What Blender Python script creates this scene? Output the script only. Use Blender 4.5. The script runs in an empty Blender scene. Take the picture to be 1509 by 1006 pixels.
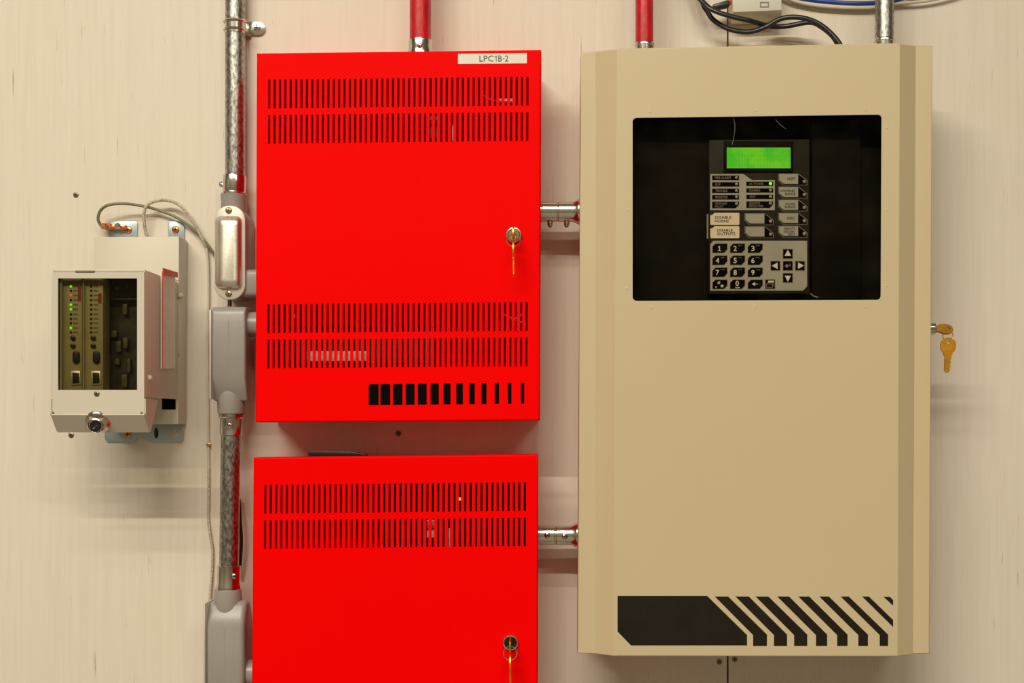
import bpy, bmesh, math, random
from mathutils import Vector, Matrix
random.seed(7)
S = bpy.context.scene
COL = S.collection
PI = math.pi

# ------------------------------------------------------------------ camera, world, lights, exposure
F = 1800.0            # focal length in pixels of the 1509 x 1006 frame
D = 1.44              # camera distance from the wall
CX, CY = 820.0, 625.0 # pixel of the perpendicular foot on the wall
Z0 = 1.45             # camera height
cam_d = bpy.data.cameras.new('camera'); cam = bpy.data.objects.new('camera', cam_d); COL.objects.link(cam)
cam.location = (0, -D, Z0); cam.rotation_euler = (PI/2, 0, 0)
cam_d.sensor_width = 36.0; cam_d.lens = 36.0*F/1509.0
cam_d.shift_x = (754.5-CX)/1509.0; cam_d.shift_y = (CY-503.0)/1509.0
cam_d.clip_start = 0.01
S.camera = cam

w = bpy.data.worlds.new('world'); S.world = w; w.use_nodes = True
w.node_tree.nodes['Background'].inputs[0].default_value = (1.0, 0.86, 0.68, 1)
w.node_tree.nodes['Background'].inputs[1].default_value = 0.035

def area(name, loc, sx, sy, power, col, target=None):
    l = bpy.data.lights.new(name, 'AREA'); l.shape = 'RECTANGLE'; l.size = sx; l.size_y = sy
    l.energy = power; l.color = col
    o = bpy.data.objects.new(name, l); COL.objects.link(o); o.location = loc
    if target: o.rotation_euler = (Vector(target)-Vector(loc)).to_track_quat('-Z', 'Y').to_euler()
    return o
WARM = (1.0, 0.955, 0.78)
area('tube_and_fill_light', (-1.0, -3.02, 3.64), 2.6, 0.07, 112, WARM)
area('tube_and_fill_light', (-1.0, -2.20, 3.64), 2.6, 0.07, 34, WARM)
area('tube_and_fill_light', (1.5, -3.6, 3.64), 1.2, 0.12, 34, WARM)  # fill light added on the right to even out the wall, not a tube
S.view_settings.view_transform = 'Standard'; S.view_settings.look = 'None'
S.view_settings.gamma = 1.0; S.view_settings.use_curve_mapping = False
S.view_settings.exposure = 0.43

# ------------------------------------------------------------------ helpers
def P(px, py, d):
    """point at distance d (metres) in front of the wall, measured at photo pixel px,py"""
    k = (D-d)/F
    return Vector(((px-CX)*k, -d, Z0-(py-CY)*k))
def R(npx, d): return npx*(D-d)/F

class MB:
    def __init__(s): s.v = []; s.f = []
    def vs(s, pts):
        i = len(s.v); s.v += [Vector(p) for p in pts]; return list(range(i, i+len(pts)))
    def box(s, a, b):
        x0, x1 = sorted((a[0], b[0])); y0, y1 = sorted((a[1], b[1])); z0, z1 = sorted((a[2], b[2]))
        i = s.vs([(x0,y0,z0),(x1,y0,z0),(x1,y1,z0),(x0,y1,z0),(x0,y0,z1),(x1,y0,z1),(x1,y1,z1),(x0,y1,z1)])
        for q in ((0,3,2,1),(4,5,6,7),(0,1,5,4),(1,2,6,5),(2,3,7,6),(3,0,4,7)): s.f.append([i[k] for k in q])
        return s
    def prism(s, pts, vec):
        n = len(pts); a = s.vs(pts); b = s.vs([Vector(p)+Vector(vec) for p in pts])
        s.f.append(a[:]); s.f.append(b[::-1])
        for k in range(n): s.f.append([a[k], b[k], b[(k+1)%n], a[(k+1)%n]])
        return s
    def poly(s, px, df, db):
        """pixel outline at front depth df pushed straight back to depth db"""
        return s.prism([P(x, y, df) for x, y in px], (0, df-db, 0))
    def flat(s, px, d):
        s.f.append(s.vs([P(x, y, d) for x, y in px])); return s
    def lathe(s, prof, org, axis, n=24, caps=True):
        axis = Vector(axis).normalized(); org = Vector(org)
        u = axis.orthogonal().normalized(); w = axis.cross(u)
        rings = []
        for r, h in prof:
            rings.append(s.vs([org+axis*h+(u*math.cos(2*PI*k/n)+w*math.sin(2*PI*k/n))*r for k in range(n)]))
        for a, b in zip(rings, rings[1:]):
            for k in range(n): s.f.append([a[k], a[(k+1)%n], b[(k+1)%n], b[k]])
        if caps: s.f.append(rings[0][::-1]); s.f.append(rings[-1][:])
        return s
    def tube(s, pts, r, n=10, closed=False, flat=1.0):
        pts = [Vector(p) for p in pts]; m = len(pts); rings = []
        def tan(i):
            if closed: return (pts[(i+1)%m]-pts[i-1]).normalized()
            return (pts[min(i+1, m-1)]-pts[max(i-1, 0)]).normalized()
        u = tan(0).orthogonal().normalized()
        if flat != 1.0:
            yv = Vector((0,1,0)); u = (yv-tan(0)*yv.dot(tan(0))).normalized()
        for i in range(m):
            t = tan(i); u = (u-t*u.dot(t)).normalized(); w = t.cross(u)
            rr = r[i] if isinstance(r, (list, tuple)) else r
            rings.append(s.vs([pts[i]+u*rr*flat*math.cos(2*PI*k/n)+w*rr*math.sin(2*PI*k/n) for k in range(n)]))
        for i in range(m if closed else m-1):
            a, b = rings[i], rings[(i+1)%m]
            for k in range(n): s.f.append([a[k], a[(k+1)%n], b[(k+1)%n], b[k]])
        if not closed: s.f.append(rings[0][::-1]); s.f.append(rings[-1][:])
        return s
    def dome(s, c, r, axis, h=None, n=12):
        h = h if h is not None else r
        return s.lathe([(r, 0)]+[(r*math.cos(a), h*math.sin(a)) for a in (0.5, 0.95, 1.3, 1.53)], c, axis, n)
    def build(s, name, m, parent=None, bevel=0, seg=2, recalc=True, solid=0, sharp=0.6, nflat=0):
        org = parent.get('_o') if parent else None
        if parent is not None: org = Vector(ORG[parent.name])
        else: org = Vector((0,0,0))
        bm = bmesh.new()
        bv = [bm.verts.new(p-org) for p in s.v]
        for f in s.f:
            try: bm.faces.new([bv[k] for k in f])
            except ValueError: pass
        if recalc: bmesh.ops.recalc_face_normals(bm, faces=bm.faces[:])
        if bevel:
            es = [e for e in bm.edges if len(e.link_faces) == 2 and e.calc_face_angle(0) > 0.5]
            bmesh.ops.bevel(bm, geom=es, offset=bevel, segments=seg, profile=0.5, affect='EDGES', clamp_overlap=True)
        bm.faces.ensure_lookup_table()
        for k, f in enumerate(bm.faces): f.smooth = k >= nflat
        for e in bm.edges:
            if len(e.link_faces) == 2 and e.calc_face_angle(0) > sharp: e.smooth = False
        me = bpy.data.meshes.new(name); bm.to_mesh(me); bm.free()
        me.materials.append(m)
        o = bpy.data.objects.new(name, me); COL.objects.link(o)
        if parent is not None: o.parent = parent
        ORG[o.name] = tuple(org)
        if solid:
            md = o.modifiers.new('thickness', 'SOLIDIFY'); md.thickness = solid; md.offset = -1
        return o
ORG = {}
def tag(o, label, cat, group=None):
    o['label'] = label; o['category'] = cat
    if group: o['group'] = group
    return o
def thing(name, label, cat, loc, group=None):
    o = bpy.data.objects.new(name, None); COL.objects.link(o); o.location = loc; o.empty_display_size = 0.03
    ORG[o.name] = tuple(loc)
    return tag(o, label, cat, group)
def struct(o): o['kind'] = 'structure'; return o

def spline(pts, n=8):
    pts = [Vector(p) for p in pts]; out = []
    for i in range(len(pts)-1):
        p0 = pts[max(i-1,0)]; p1 = pts[i]; p2 = pts[i+1]; p3 = pts[min(i+2, len(pts)-1)]
        for k in range(n):
            t = k/n
            out.append(0.5*((2*p1)+(p2-p0)*t+(2*p0-5*p1+4*p2-p3)*t*t+(3*p1-p0-3*p2+p3)*t**3))
    out.append(pts[-1]); return out

def rrect(x0, y0, x1, y1, r, n=5):
    out = []
    for cx, cy, a0 in ((x1-r, y0+r, -PI/2), (x1-r, y1-r, 0), (x0+r, y1-r, PI/2), (x0+r, y0+r, PI)):
        for k in range(n+1):
            a = a0+k*PI/2/n; out.append((cx+r*math.cos(a), cy+r*math.sin(a)))
    return out
def rec(x0, y0, x1, y1): return [(x0,y0),(x1,y0),(x1,y1),(x0,y1)]
def circ(cx, cy, r, n=16, ry=None): return [(cx+r*math.cos(2*PI*k/n), cy+(ry or r)*math.sin(2*PI*k/n)) for k in range(n)]

# ------------------------------------------------------------------ materials
def mat(name, col, rough=0.5, metal=0.0, var=0.06, vscale=40.0, bump=0.0, bscale=300.0, emit=0.0, coat=0.0, spec=0.5, stretch=(1,1,1), col2=None, rvar=0.0):
    m = bpy.data.materials.new(name); m.use_nodes = True
    nt = m.node_tree; N = nt.nodes; L = nt.links; b = N['Principled BSDF']
    b.inputs['Roughness'].default_value = rough; b.inputs['Metallic'].default_value = metal
    b.inputs['Specular IOR Level'].default_value = spec; b.inputs['Coat Weight'].default_value = coat
    tc = N.new('ShaderNodeTexCoord'); mp = N.new('ShaderNodeMapping'); mp.inputs['Scale'].default_value = stretch
    L.new(tc.outputs['Object'], mp.inputs['Vector'])
    nz = N.new('ShaderNodeTexNoise'); nz.inputs['Scale'].default_value = vscale; nz.inputs['Detail'].default_value = 5
    L.new(mp.outputs[0], nz.inputs['Vector'])
    cr = N.new('ShaderNodeValToRGB')
    c2 = col2 if col2 else tuple(c*(1-var) for c in col)
    c1 = col if col2 else tuple(min(1, c*(1+var)) for c in col)
    cr.color_ramp.elements[0].position = 0.35; cr.color_ramp.elements[1].position = 0.65
    cr.color_ramp.elements[0].color = (*c2, 1); cr.color_ramp.elements[1].color = (*c1, 1)
    L.new(nz.outputs['Fac'], cr.inputs['Fac']); L.new(cr.outputs['Color'], b.inputs['Base Color'])
    if rvar:
        mr = N.new('ShaderNodeMapRange'); mr.inputs['To Min'].default_value = max(0.02, rough-rvar); mr.inputs['To Max'].default_value = rough+rvar
        L.new(nz.outputs['Fac'], mr.inputs['Value']); L.new(mr.outputs[0], b.inputs['Roughness'])
    if bump:
        n2 = N.new('ShaderNodeTexNoise'); n2.inputs['Scale'].default_value = bscale; n2.inputs['Detail'].default_value = 3
        L.new(mp.outputs[0], n2.inputs['Vector'])
        bp = N.new('ShaderNodeBump'); bp.inputs['Strength'].default_value = bump; bp.inputs['Distance'].default_value = 0.001
        L.new(n2.outputs['Fac'], bp.inputs['Height']); L.new(bp.outputs[0], b.inputs['Normal'])
    if emit:
        L.new(cr.outputs['Color'], b.inputs['Emission Color']); b.inputs['Emission Strength'].default_value = emit
    return m

def wall_mat():
    m = bpy.data.materials.new('painted_plywood'); m.use_nodes = True
    nt = m.node_tree; N = nt.nodes; L = nt.links; b = N['Principled BSDF']; b.inputs['Roughness'].default_value = 0.55
    tc = N.new('ShaderNodeTexCoord')
    def noise(scale, detail, stretch, rough=0.5):
        mp = N.new('ShaderNodeMapping'); mp.inputs['Scale'].default_value = stretch; L.new(tc.outputs['Object'], mp.inputs['Vector'])
        n = N.new('ShaderNodeTexNoise'); n.inputs['Scale'].default_value = scale; n.inputs['Detail'].default_value = detail
        n.inputs['Roughness'].default_value = rough; L.new(mp.outputs[0], n.inputs['Vector']); return n
    def ramp(src, p0, c0, p1, c1):
        r = N.new('ShaderNodeValToRGB'); r.color_ramp.elements[0].position = p0; r.color_ramp.elements[1].position = p1
        r.color_ramp.elements[0].color = (*c0, 1); r.color_ramp.elements[1].color = (*c1, 1); L.new(src.outputs['Fac'], r.inputs['Fac']); return r
    def mul(a, c, fac=1.0):
        x = N.new('ShaderNodeMix'); x.data_type = 'RGBA'; x.blend_type = 'MULTIPLY'; x.inputs['Factor'].default_value = fac
        L.new(a.outputs[0] if a.bl_idname != 'ShaderNodeMix' else a.outputs['Result'], x.inputs['A']); L.new(c.outputs['Color'], x.inputs['B']); return x
    big = noise(2.5, 4, (1, 1, 0.7))
    base = ramp(big, 0.3, (0.715, 0.64, 0.535), 0.7, (0.765, 0.67, 0.595))
    grain = noise(1.0, 6, (170, 170, 6), 0.6)
    g = ramp(grain, 0.3, (0.945, 0.935, 0.92), 0.6, (1, 1, 1))
    crack = noise(1.0, 3, (330, 330, 16), 0.45)
    c = ramp(crack, 0.275, (0.60, 0.50, 0.41), 0.33, (1, 1, 1))
    patch = noise(7.0, 3, (1, 1, 0.8))
    # cracks only in some zones of the sheet
    pm = N.new('ShaderNodeMapRange'); pm.inputs['From Min'].default_value = 0.42; pm.inputs['From Max'].default_value = 0.62
    L.new(patch.outputs['Fac'], pm.inputs['Value'])
    m1 = mul(base, g); m2 = mul(m1, c); L.new(pm.outputs[0], m2.inputs['Factor'])
    L.new(m2.outputs['Result'], b.inputs['Base Color'])
    bp = N.new('ShaderNodeBump'); bp.inputs['Strength'].default_value = 0.2; bp.inputs['Distance'].default_value = 0.0005
    L.new(grain.outputs['Fac'], bp.inputs['Height'])
    L.new(bp.outputs[0], b.inputs['Normal'])
    return m

def glass_mat(name, tint, gloss=0.05, dust=0.02, dscale=30.0, dcol=(0.5, 0.42, 0.3)):
    m = bpy.data.materials.new(name); m.use_nodes = True
    nt = m.node_tree; N = nt.nodes; L = nt.links
    for n in list(N):
        if n.bl_idname != 'ShaderNodeOutputMaterial': N.remove(n)
    out = [n for n in N][0]
    tr = N.new('ShaderNodeBsdfTransparent'); tr.inputs[0].default_value = (*tint, 1)
    gl = N.new('ShaderNodeBsdfGlossy'); gl.inputs['Roughness'].default_value = 0.03
    df = N.new('ShaderNodeBsdfDiffuse'); df.inputs[0].default_value = (*dcol, 1)
    a = N.new('ShaderNodeMixShader'); a.inputs[0].default_value = gloss
    L.new(tr.outputs[0], a.inputs[1]); L.new(gl.outputs[0], a.inputs[2])
    tc = N.new('ShaderNodeTexCoord'); nz = N.new('ShaderNodeTexNoise'); nz.inputs['Scale'].default_value = dscale; nz.inputs['Detail'].default_value = 8; nz.inputs['Roughness'].default_value = 0.65
    L.new(tc.outputs['Object'], nz.inputs['Vector'])
    mr = N.new('ShaderNodeMapRange'); mr.inputs['From Min'].default_value = 0.45; mr.inputs['From Max'].default_value = 0.75
    mr.inputs['To Min'].default_value = 0; mr.inputs['To Max'].default_value = dust; L.new(nz.outputs['Fac'], mr.inputs['Value'])
    b = N.new('ShaderNodeMixShader'); L.new(mr.outputs[0], b.inputs[0]); L.new(a.outputs[0], b.inputs[1]); L.new(df.outputs[0], b.inputs[2])
    L.new(b.outputs[0], out.inputs['Surface'])
    return m

def lcd_mat():
    m = bpy.data.materials.new('lcd_screen_green'); m.use_nodes = True
    nt = m.node_tree; N = nt.nodes; L = nt.links; b = N['Principled BSDF']
    b.inputs['Base Color'].default_value = (0.02, 0.05, 0.01, 1); b.inputs['Roughness'].default_value = 0.3
    tc = N.new('ShaderNodeTexCoord'); mp = N.new('ShaderNodeMapping'); mp.inputs['Rotation'].default_value = (PI/2, 0, 0)
    L.new(tc.outputs['Object'], mp.inputs['Vector'])
    bk = N.new('ShaderNodeTexBrick'); bk.offset = 0; bk.inputs['Scale'].default_value = 1.0
    bk.inputs['Color1'].default_value = (0.055, 0.60, 0.006, 1); bk.inputs['Color2'].default_value = (0.075, 0.66, 0.006, 1)
    bk.inputs['Mortar'].default_value = (0.11, 0.72, 0.01, 1); bk.inputs['Mortar Size'].default_value = 0.00035
    bk.inputs['Brick Width'].default_value = 0.0034; bk.inputs['Row Height'].default_value = 0.0054; bk.inputs['Bias'].default_value = 0.2
    L.new(mp.outputs[0], bk.inputs['Vector'])
    nz = N.new('ShaderNodeTexNoise'); nz.inputs['Scale'].default_value = 42; L.new(tc.outputs['Object'], nz.inputs['Vector'])
    mr = N.new('ShaderNodeValToRGB'); mr.color_ramp.elements[0].position = 0.42; mr.color_ramp.elements[1].position = 0.6
    mr.color_ramp.elements[0].color = (0.55, 0.9, 0.8, 1); mr.color_ramp.elements[1].color = (1.9, 1.05, 0.8, 1)
    L.new(nz.outputs['Fac'], mr.inputs['Fac'])
    x = N.new('ShaderNodeMix'); x.data_type = 'RGBA'; x.blend_type = 'MULTIPLY'; x.inputs['Factor'].default_value = 1
    L.new(bk.outputs['Color'], x.inputs['A']); L.new(mr.outputs['Color'], x.inputs['B'])
    L.new(x.outputs['Result'], b.inputs['Emission Color']); b.inputs['Emission Strength'].default_value = 0.62
    return m

M = {}
M['wall'] = wall_mat()
M['backing'] = mat('dark_backing', (0.03, 0.025, 0.02), 0.9)
M['room'] = mat('room_paint', (0.20, 0.165, 0.13), 0.8, var=0.03, vscale=3)
M['ceiling'] = mat('ceiling_tile', (0.45, 0.40, 0.34), 0.9, var=0.04, vscale=60)
M['floor'] = mat('concrete_floor', (0.20, 0.18, 0.155), 0.6, var=0.12, vscale=5)
M['red'] = mat('red_enamel', (0.93, 0.0008, 0.0004), 0.45, var=0.02, vscale=3, bump=0.03, bscale=900, spec=0.03)
M['redpipe'] = mat('red_conduit_paint', (0.52, 0.004, 0.012), 0.32, var=0.2, vscale=120, bump=0.35, bscale=200, coat=0.2, stretch=(1,1,0.4))
M['black'] = mat('black_print', (0.0025, 0.002, 0.0018), 0.8, spec=0.05)
M['blackp'] = mat('black_plastic', (0.010, 0.009, 0.008), 0.38, bump=0.1)
M['brownblack'] = mat('dark_print', (0.017, 0.012, 0.0075), 0.7, var=0.12, spec=0.12)
M['inner'] = mat('black_inner_plate', (0.009, 0.0055, 0.003), 0.7, var=0.5, vscale=18, col2=(0.003, 0.002, 0.0012), spec=0.08)
M['beige'] = mat('beige_enamel', (0.575, 0.462, 0.288), 0.45, var=0.015, vscale=3, bump=0.04, bscale=1100)
M['module'] = mat('pale_grey_beige_enamel', (0.60, 0.535, 0.445), 0.42, var=0.015, vscale=4, bump=0.03, bscale=900)
M['galv'] = mat('galvanised_conduit', (0.40, 0.39, 0.36), 0.32, 1.0, var=0.45, vscale=420, bump=0.2, bscale=1300, stretch=(1,1,0.5), rvar=0.1)
M['chrome'] = mat('bright_zinc_steel', (0.66, 0.63, 0.56), 0.2, 1.0, var=0.06, vscale=60, bump=0.08, bscale=150)
M['castgrey'] = mat('grey_cast_enamel', (0.30, 0.275, 0.25), 0.34, 0.0, var=0.04, vscale=25, bump=0.08, bscale=350)
M['alu'] = mat('satin_aluminium', (0.80, 0.75, 0.66), 0.42, 1.0, var=0.06, vscale=30, bump=0.12, bscale=260)
M['aluflange'] = mat('pale_cast_aluminium', (0.62, 0.57, 0.50), 0.45, 0.3, var=0.04)
M['zinc'] = mat('blue_zinc_plate', (0.42, 0.50, 0.52), 0.42, 0.55, var=0.08, vscale=40)
M['brass'] = mat('brass', (0.72, 0.40, 0.05), 0.3, 1.0, var=0.12, vscale=120)
M['goldkey'] = mat('golden_key_brass', (0.80, 0.40, 0.035), 0.38, 0.85, var=0.12, vscale=150, bump=0.1)
M['copper'] = mat('copper', (0.72, 0.30, 0.14), 0.3, 1.0, var=0.15, vscale=100)
M['screwbrass'] = mat('dull_brass_screw', (0.42, 0.34, 0.20), 0.35, 1.0, var=0.1)
M['darkmetal'] = mat('dark_screw_steel', (0.24, 0.19, 0.13), 0.4, 0.8, var=0.2)
M['whitewire'] = mat('white_cable_jacket', (0.62, 0.55, 0.45), 0.5, var=0.1, vscale=30)
M['printwire'] = mat('printed_white_cable', (0.66, 0.59, 0.48), 0.5, vscale=600, col2=(0.30, 0.25, 0.18))
M['greenwire'] = mat('olive_ground_wire', (0.17, 0.155, 0.085), 0.45, var=0.1)
M['blackwire'] = mat('black_cable', (0.012, 0.011, 0.011), 0.33, var=0.2)
M['bluewire'] = mat('blue_cable', (0.01, 0.05, 0.28), 0.35, var=0.1)
M['redwire'] = mat('red_wire', (0.55, 0.02, 0.015), 0.4)
M['yellowwire'] = mat('yellow_wire', (0.65, 0.45, 0.03), 0.4)
M['whiteplastic'] = mat('white_plastic', (0.70, 0.65, 0.56), 0.4, var=0.02)
M['paper'] = mat('white_paper_label', (0.80, 0.75, 0.66), 0.6, var=0.02)
M['cream'] = mat('cream_label', (0.80, 0.68, 0.50), 0.5, var=0.02)
M['ink'] = mat('ink', (0.012, 0.010, 0.009), 0.6)
M['inkgrey'] = mat('grey_ink', (0.09, 0.08, 0.075), 0.6)
M['faceplate'] = mat('dark_faceplate', (0.018, 0.015, 0.010), 0.55, var=0.2, vscale=60, spec=0.15)
M['silverp'] = mat('silver_grey_overlay', (0.40, 0.385, 0.33), 0.45, var=0.05, vscale=50, spec=0.2)
M['outline'] = mat('grey_outline_print', (0.24, 0.22, 0.18), 0.5)
M['whiteprint'] = mat('white_print', (0.75, 0.68, 0.54), 0.5)
M['dimprint'] = mat('dim_print', (0.26, 0.23, 0.18), 0.5)
M['ledoff'] = mat('led_unlit', (0.34, 0.29, 0.19), 0.25, var=0.15, vscale=300)
M['ledgreen'] = mat('led_lit_green', (0.18, 0.95, 0.03), 0.3, emit=0.8)
M['ledred'] = mat('led_lit_red', (0.95, 0.12, 0.05), 0.3, emit=0.6)
M['ledyellow'] = mat('led_lit_yellow', (1.0, 0.62, 0.02), 0.3, emit=0.8)
M['lcd'] = lcd_mat()
M['cardface'] = mat('olive_card_front', (0.33, 0.285, 0.14), 0.45, var=0.06, vscale=60)
M['pcb'] = mat('dark_circuit_board', (0.030, 0.026, 0.013), 0.5, var=0.6, vscale=90)
M['pcbpart'] = mat('board_component', (0.10, 0.082, 0.035), 0.5, var=0.4, vscale=120)
M['redtag'] = mat('red_tag', (0.25, 0.035, 0.02), 0.5)
M['panglass'] = glass_mat('smoky_panel_glass', (0.90, 0.88, 0.84), 0.002, 0.006, 26)
M['modglass'] = glass_mat('smoked_module_window', (0.78, 0.76, 0.66), 0.006, 0.006, 20)
M['pouch'] = glass_mat('clear_vinyl_pouch', (0.97, 0.95, 0.93), 0.03, 0.12, 60, (0.9, 0.85, 0.8))
M['orange'] = mat('orange_red_tape', (0.62, 0.09, 0.03), 0.5)
M['pinkpaper'] = mat('pale_pink_paper', (0.95, 0.90, 0.86), 0.6, var=0.04, vscale=60)

# ------------------------------------------------------------------ room
XL, XR, YF, ZC = -3.2, 2.8, -5.0, 3.70
seamX = P(1072.5, 500, 0).x
wb = struct(MB().box((XL, 0.018, 0), (XR, 0.06, ZC)).build('wall_back', M['backing']))
MB().box((XL, 0.0, 0), (seamX-0.0011, 0.018, ZC)).build('plywood_sheet', M['wall'], wb)
MB().box((seamX+0.0011, 0.0, 0), (XR, 0.018, ZC)).build('plywood_sheet', M['wall'], wb)
struct(MB().box((XL, YF, -0.06), (XR, 0.06, 0)).build('floor', M['floor']))
struct(MB().box((XL, YF, ZC), (XR, 0.06, ZC+0.06)).build('ceiling', M['ceiling']))
struct(MB().box((XL-0.06, YF, 0), (XL, 0.06, ZC)).build('wall_left', M['room']))
struct(MB().box((XR, YF, 0), (XR+0.06, 0.06, ZC)).build('wall_right', M['room']))
struct(MB().box((XL, YF-0.06, 0), (XR, YF, ZC)).build('wall_front', M['room']))

def screw(name, c, r, axis, m, parent, cross=True, h=None, ang=0.4, slot=M['ink']):
    """domed screw head with a cross or a single slot cut as dark recess bars"""
    c = Vector(c); ax = Vector(axis).normalized(); h = h or r*0.45
    b = MB().lathe([(r, 0), (r*0.97, h*0.5), (r*0.75, h*0.85), (r*0.4, h)], c, ax, 14)
    o = b.build(name, m, parent)
    u = ax.orthogonal().normalized(); v = ax.cross(u)
    s = MB()
    for k in ((0, 1) if cross else (0,)):
        a = ang+k*PI/2; t = u*math.cos(a)+v*math.sin(a); q = ax.cross(t)
        L_ = r*0.58 if cross else r*0.88; W_ = r*0.13
        top = c+ax*(h*1.03)
        s.prism([top+t*L_+q*W_, top-t*L_+q*W_, top-t*L_-q*W_, top+t*L_-q*W_], -ax*h*0.35)
    return o, s
FR = (0, -1, 0)
def screw_full(name, c, r, axis, m, parent, top=None, **kw):
    o, s = screw(name, c, r, axis, m, parent, **kw)
    # the slot belongs to the screw; when the screw is already at the third level join it by sitting under the same parent
    s.build('screw_slot', M['ink'], top if top is not None else o)
    return o

for (x, y, r) in ((112, 287, 4.2), (105, 641, 4.2), (587, 638.5, 4.5), (1060, 975, 4.2), (1082.5, 971.5, 4.2)):
    screw_full('wall_screw', P(x, y, 0.0), R(r, 0), FR, M['darkmetal'], wb, h=0.001, ang=random.uniform(0, 1.5))

# ------------------------------------------------------------------ lettering
_tc = {}
def glyphs(txt):
    if txt in _tc: return _tc[txt]
    cu = bpy.data.curves.new('t', 'FONT'); cu.body = txt; cu.size = 1; cu.resolution_u = 2
    o = bpy.data.objects.new('t', cu); COL.objects.link(o)
    bpy.context.view_layer.update()
    me = bpy.data.meshes.new_from_object(o.evaluated_get(bpy.context.evaluated_depsgraph_get()))
    vs = [(v.co.x, v.co.y) for v in me.vertices]; fs = [list(p.vertices) for p in me.polygons]
    bpy.data.objects.remove(o); bpy.data.curves.remove(cu); bpy.data.meshes.remove(me)
    xs = [a for a, _ in vs]; ys = [b for _, b in vs]
    _tc[txt] = (vs, fs, min(xs), max(xs), min(ys), max(ys)); return _tc[txt]
def letter(mb, txt, x0, y0, x1, y1, mapf, bold=0.0):
    """fit the string into the pixel box and map it with mapf(px,py)"""
    vs, fs, a, b, c, e = glyphs(txt)
    offs = [(0, 0)] if not bold else [(-bold, 0), (bold, 0), (0, bold), (0, -bold)]
    for n, (ox, oy) in enumerate(offs):
        idx = mb.vs([Vector(mapf(x0+(x-a)/max(b-a, 1e-6)*(x1-x0)+ox, y1-(y-c)/max(e-c, 1e-6)*(y1-y0)+oy))+Vector((0, -0.00002*n, 0)) for x, y in vs])
        for f in fs: mb.f.append([idx[k] for k in f])
    return mb

# ------------------------------------------------------------------ red cabinets
def bil(q, s, t):
    (ax, ay), (bx, by), (cx, cy), (dx, dy) = q
    return ((ax*(1-s)+bx*s)*(1-t)+(cx*(1-s)+dx*s)*t, (ay*(1-s)+by*s)*(1-t)+(cy*(1-s)+dy*s)*t)
def fold(mb, loop, r, yend):
    """loop: list of (index, outward x, outward z); rounds the sheet's edge back and adds the return lip"""
    prev = [i for i, _, _ in loop]; n = len(loop)
    base = [mb.v[i].copy() for i in prev]
    prof = [(r*math.sin(a), r*(1-math.cos(a))) for a in (0.4, 0.8, 1.2, PI/2)]+[(r, None)]
    for o, dy in prof:
        ring = mb.vs([Vector((b.x+ox*o, yend if dy is None else b.y+dy, b.z+oz*o)) for b, (_, ox, oz) in zip(base, loop)])
        for k in range(n):
            k2 = (k+1) % n
            mb.f.append([prev[k], ring[k], ring[k2], prev[k2]])
        prev = ring

BOW = [(1, .05), (.98, .45), (.8, .78), (.62, 1.0), (.3, 1.22), (-.3, 1.22), (-.62, 1.0), (-.8, .78), (-.98, .45), (-1, .05), (-.95, -.35), (-.6, -.82), (-.25, -.92), (.25, -.92), (.6, -.82), (.95, -.35)]
BOW = BOW[0:]
def key_mesh(o, u, dn, nrm, L, th=0.0018, bow=0.0095):
    """flat key hanging from its bow hole at o: u sideways, dn along the blade, nrm through the thickness"""
    u, dn, nrm, o = Vector(u), Vector(dn), Vector(nrm), Vector(o)
    mb = MB(); n = 16; hr = bow*0.24; c = o+dn*bow*0.35
    hole = [o+(u*math.cos(2*PI*k/n)+dn*math.sin(2*PI*k/n))*hr for k in range(n)]
    out = []
    for k in range(n):
        x, y = BOW[k]; out.append(c+u*x*bow+dn*y*bow)
    A = [mb.vs([p+nrm*s*th/2 for p in out]) for s in (1, -1)]; B = [mb.vs([p+nrm*s*th/2 for p in hole]) for s in (1, -1)]
    for k in range(n):
        q = (k+1) % n
        mb.f += [[A[0][k], A[0][q], B[0][q], B[0][k]], [A[1][q], A[1][k], B[1][k], B[1][q]], [A[0][q], A[0][k], A[1][k], A[1][q]], [B[0][k], B[0][q], B[1][q], B[1][k]]]
    s0 = bow*1.2; W = bow*0.42
    pts = [(-W*1.35, s0), (W*1.35, s0), (W*1.35, s0+bow*.45), (W, s0+bow*.6)]
    for t, ww in ((.35, 1), (.42, .7), (.5, .98), (.6, .62), (.7, .9), (.78, .6), (.88, .75)): pts.append((W*ww, s0+(L-s0)*t))
    pts += [(W*.3, L), (-W*.4, L), (-W, L-bow*.3), (-W, s0+bow*.6), (-W*1.35, s0+bow*.45)]
    mb.prism([o+u*a+dn*b-nrm*th*0.45 for a, b in pts], nrm*th*0.9)
    return mb
def ring_mesh(c, r, nrm, rr=0.0006):
    nrm = Vector(nrm).normalized(); u = nrm.orthogonal().normalized(); v = nrm.cross(u)
    return MB().tube([Vector(c)+(u*math.cos(2*PI*k/28)+v*math.sin(2*PI*k/28))*r for k in range(28)], rr, 6, closed=True)

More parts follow.
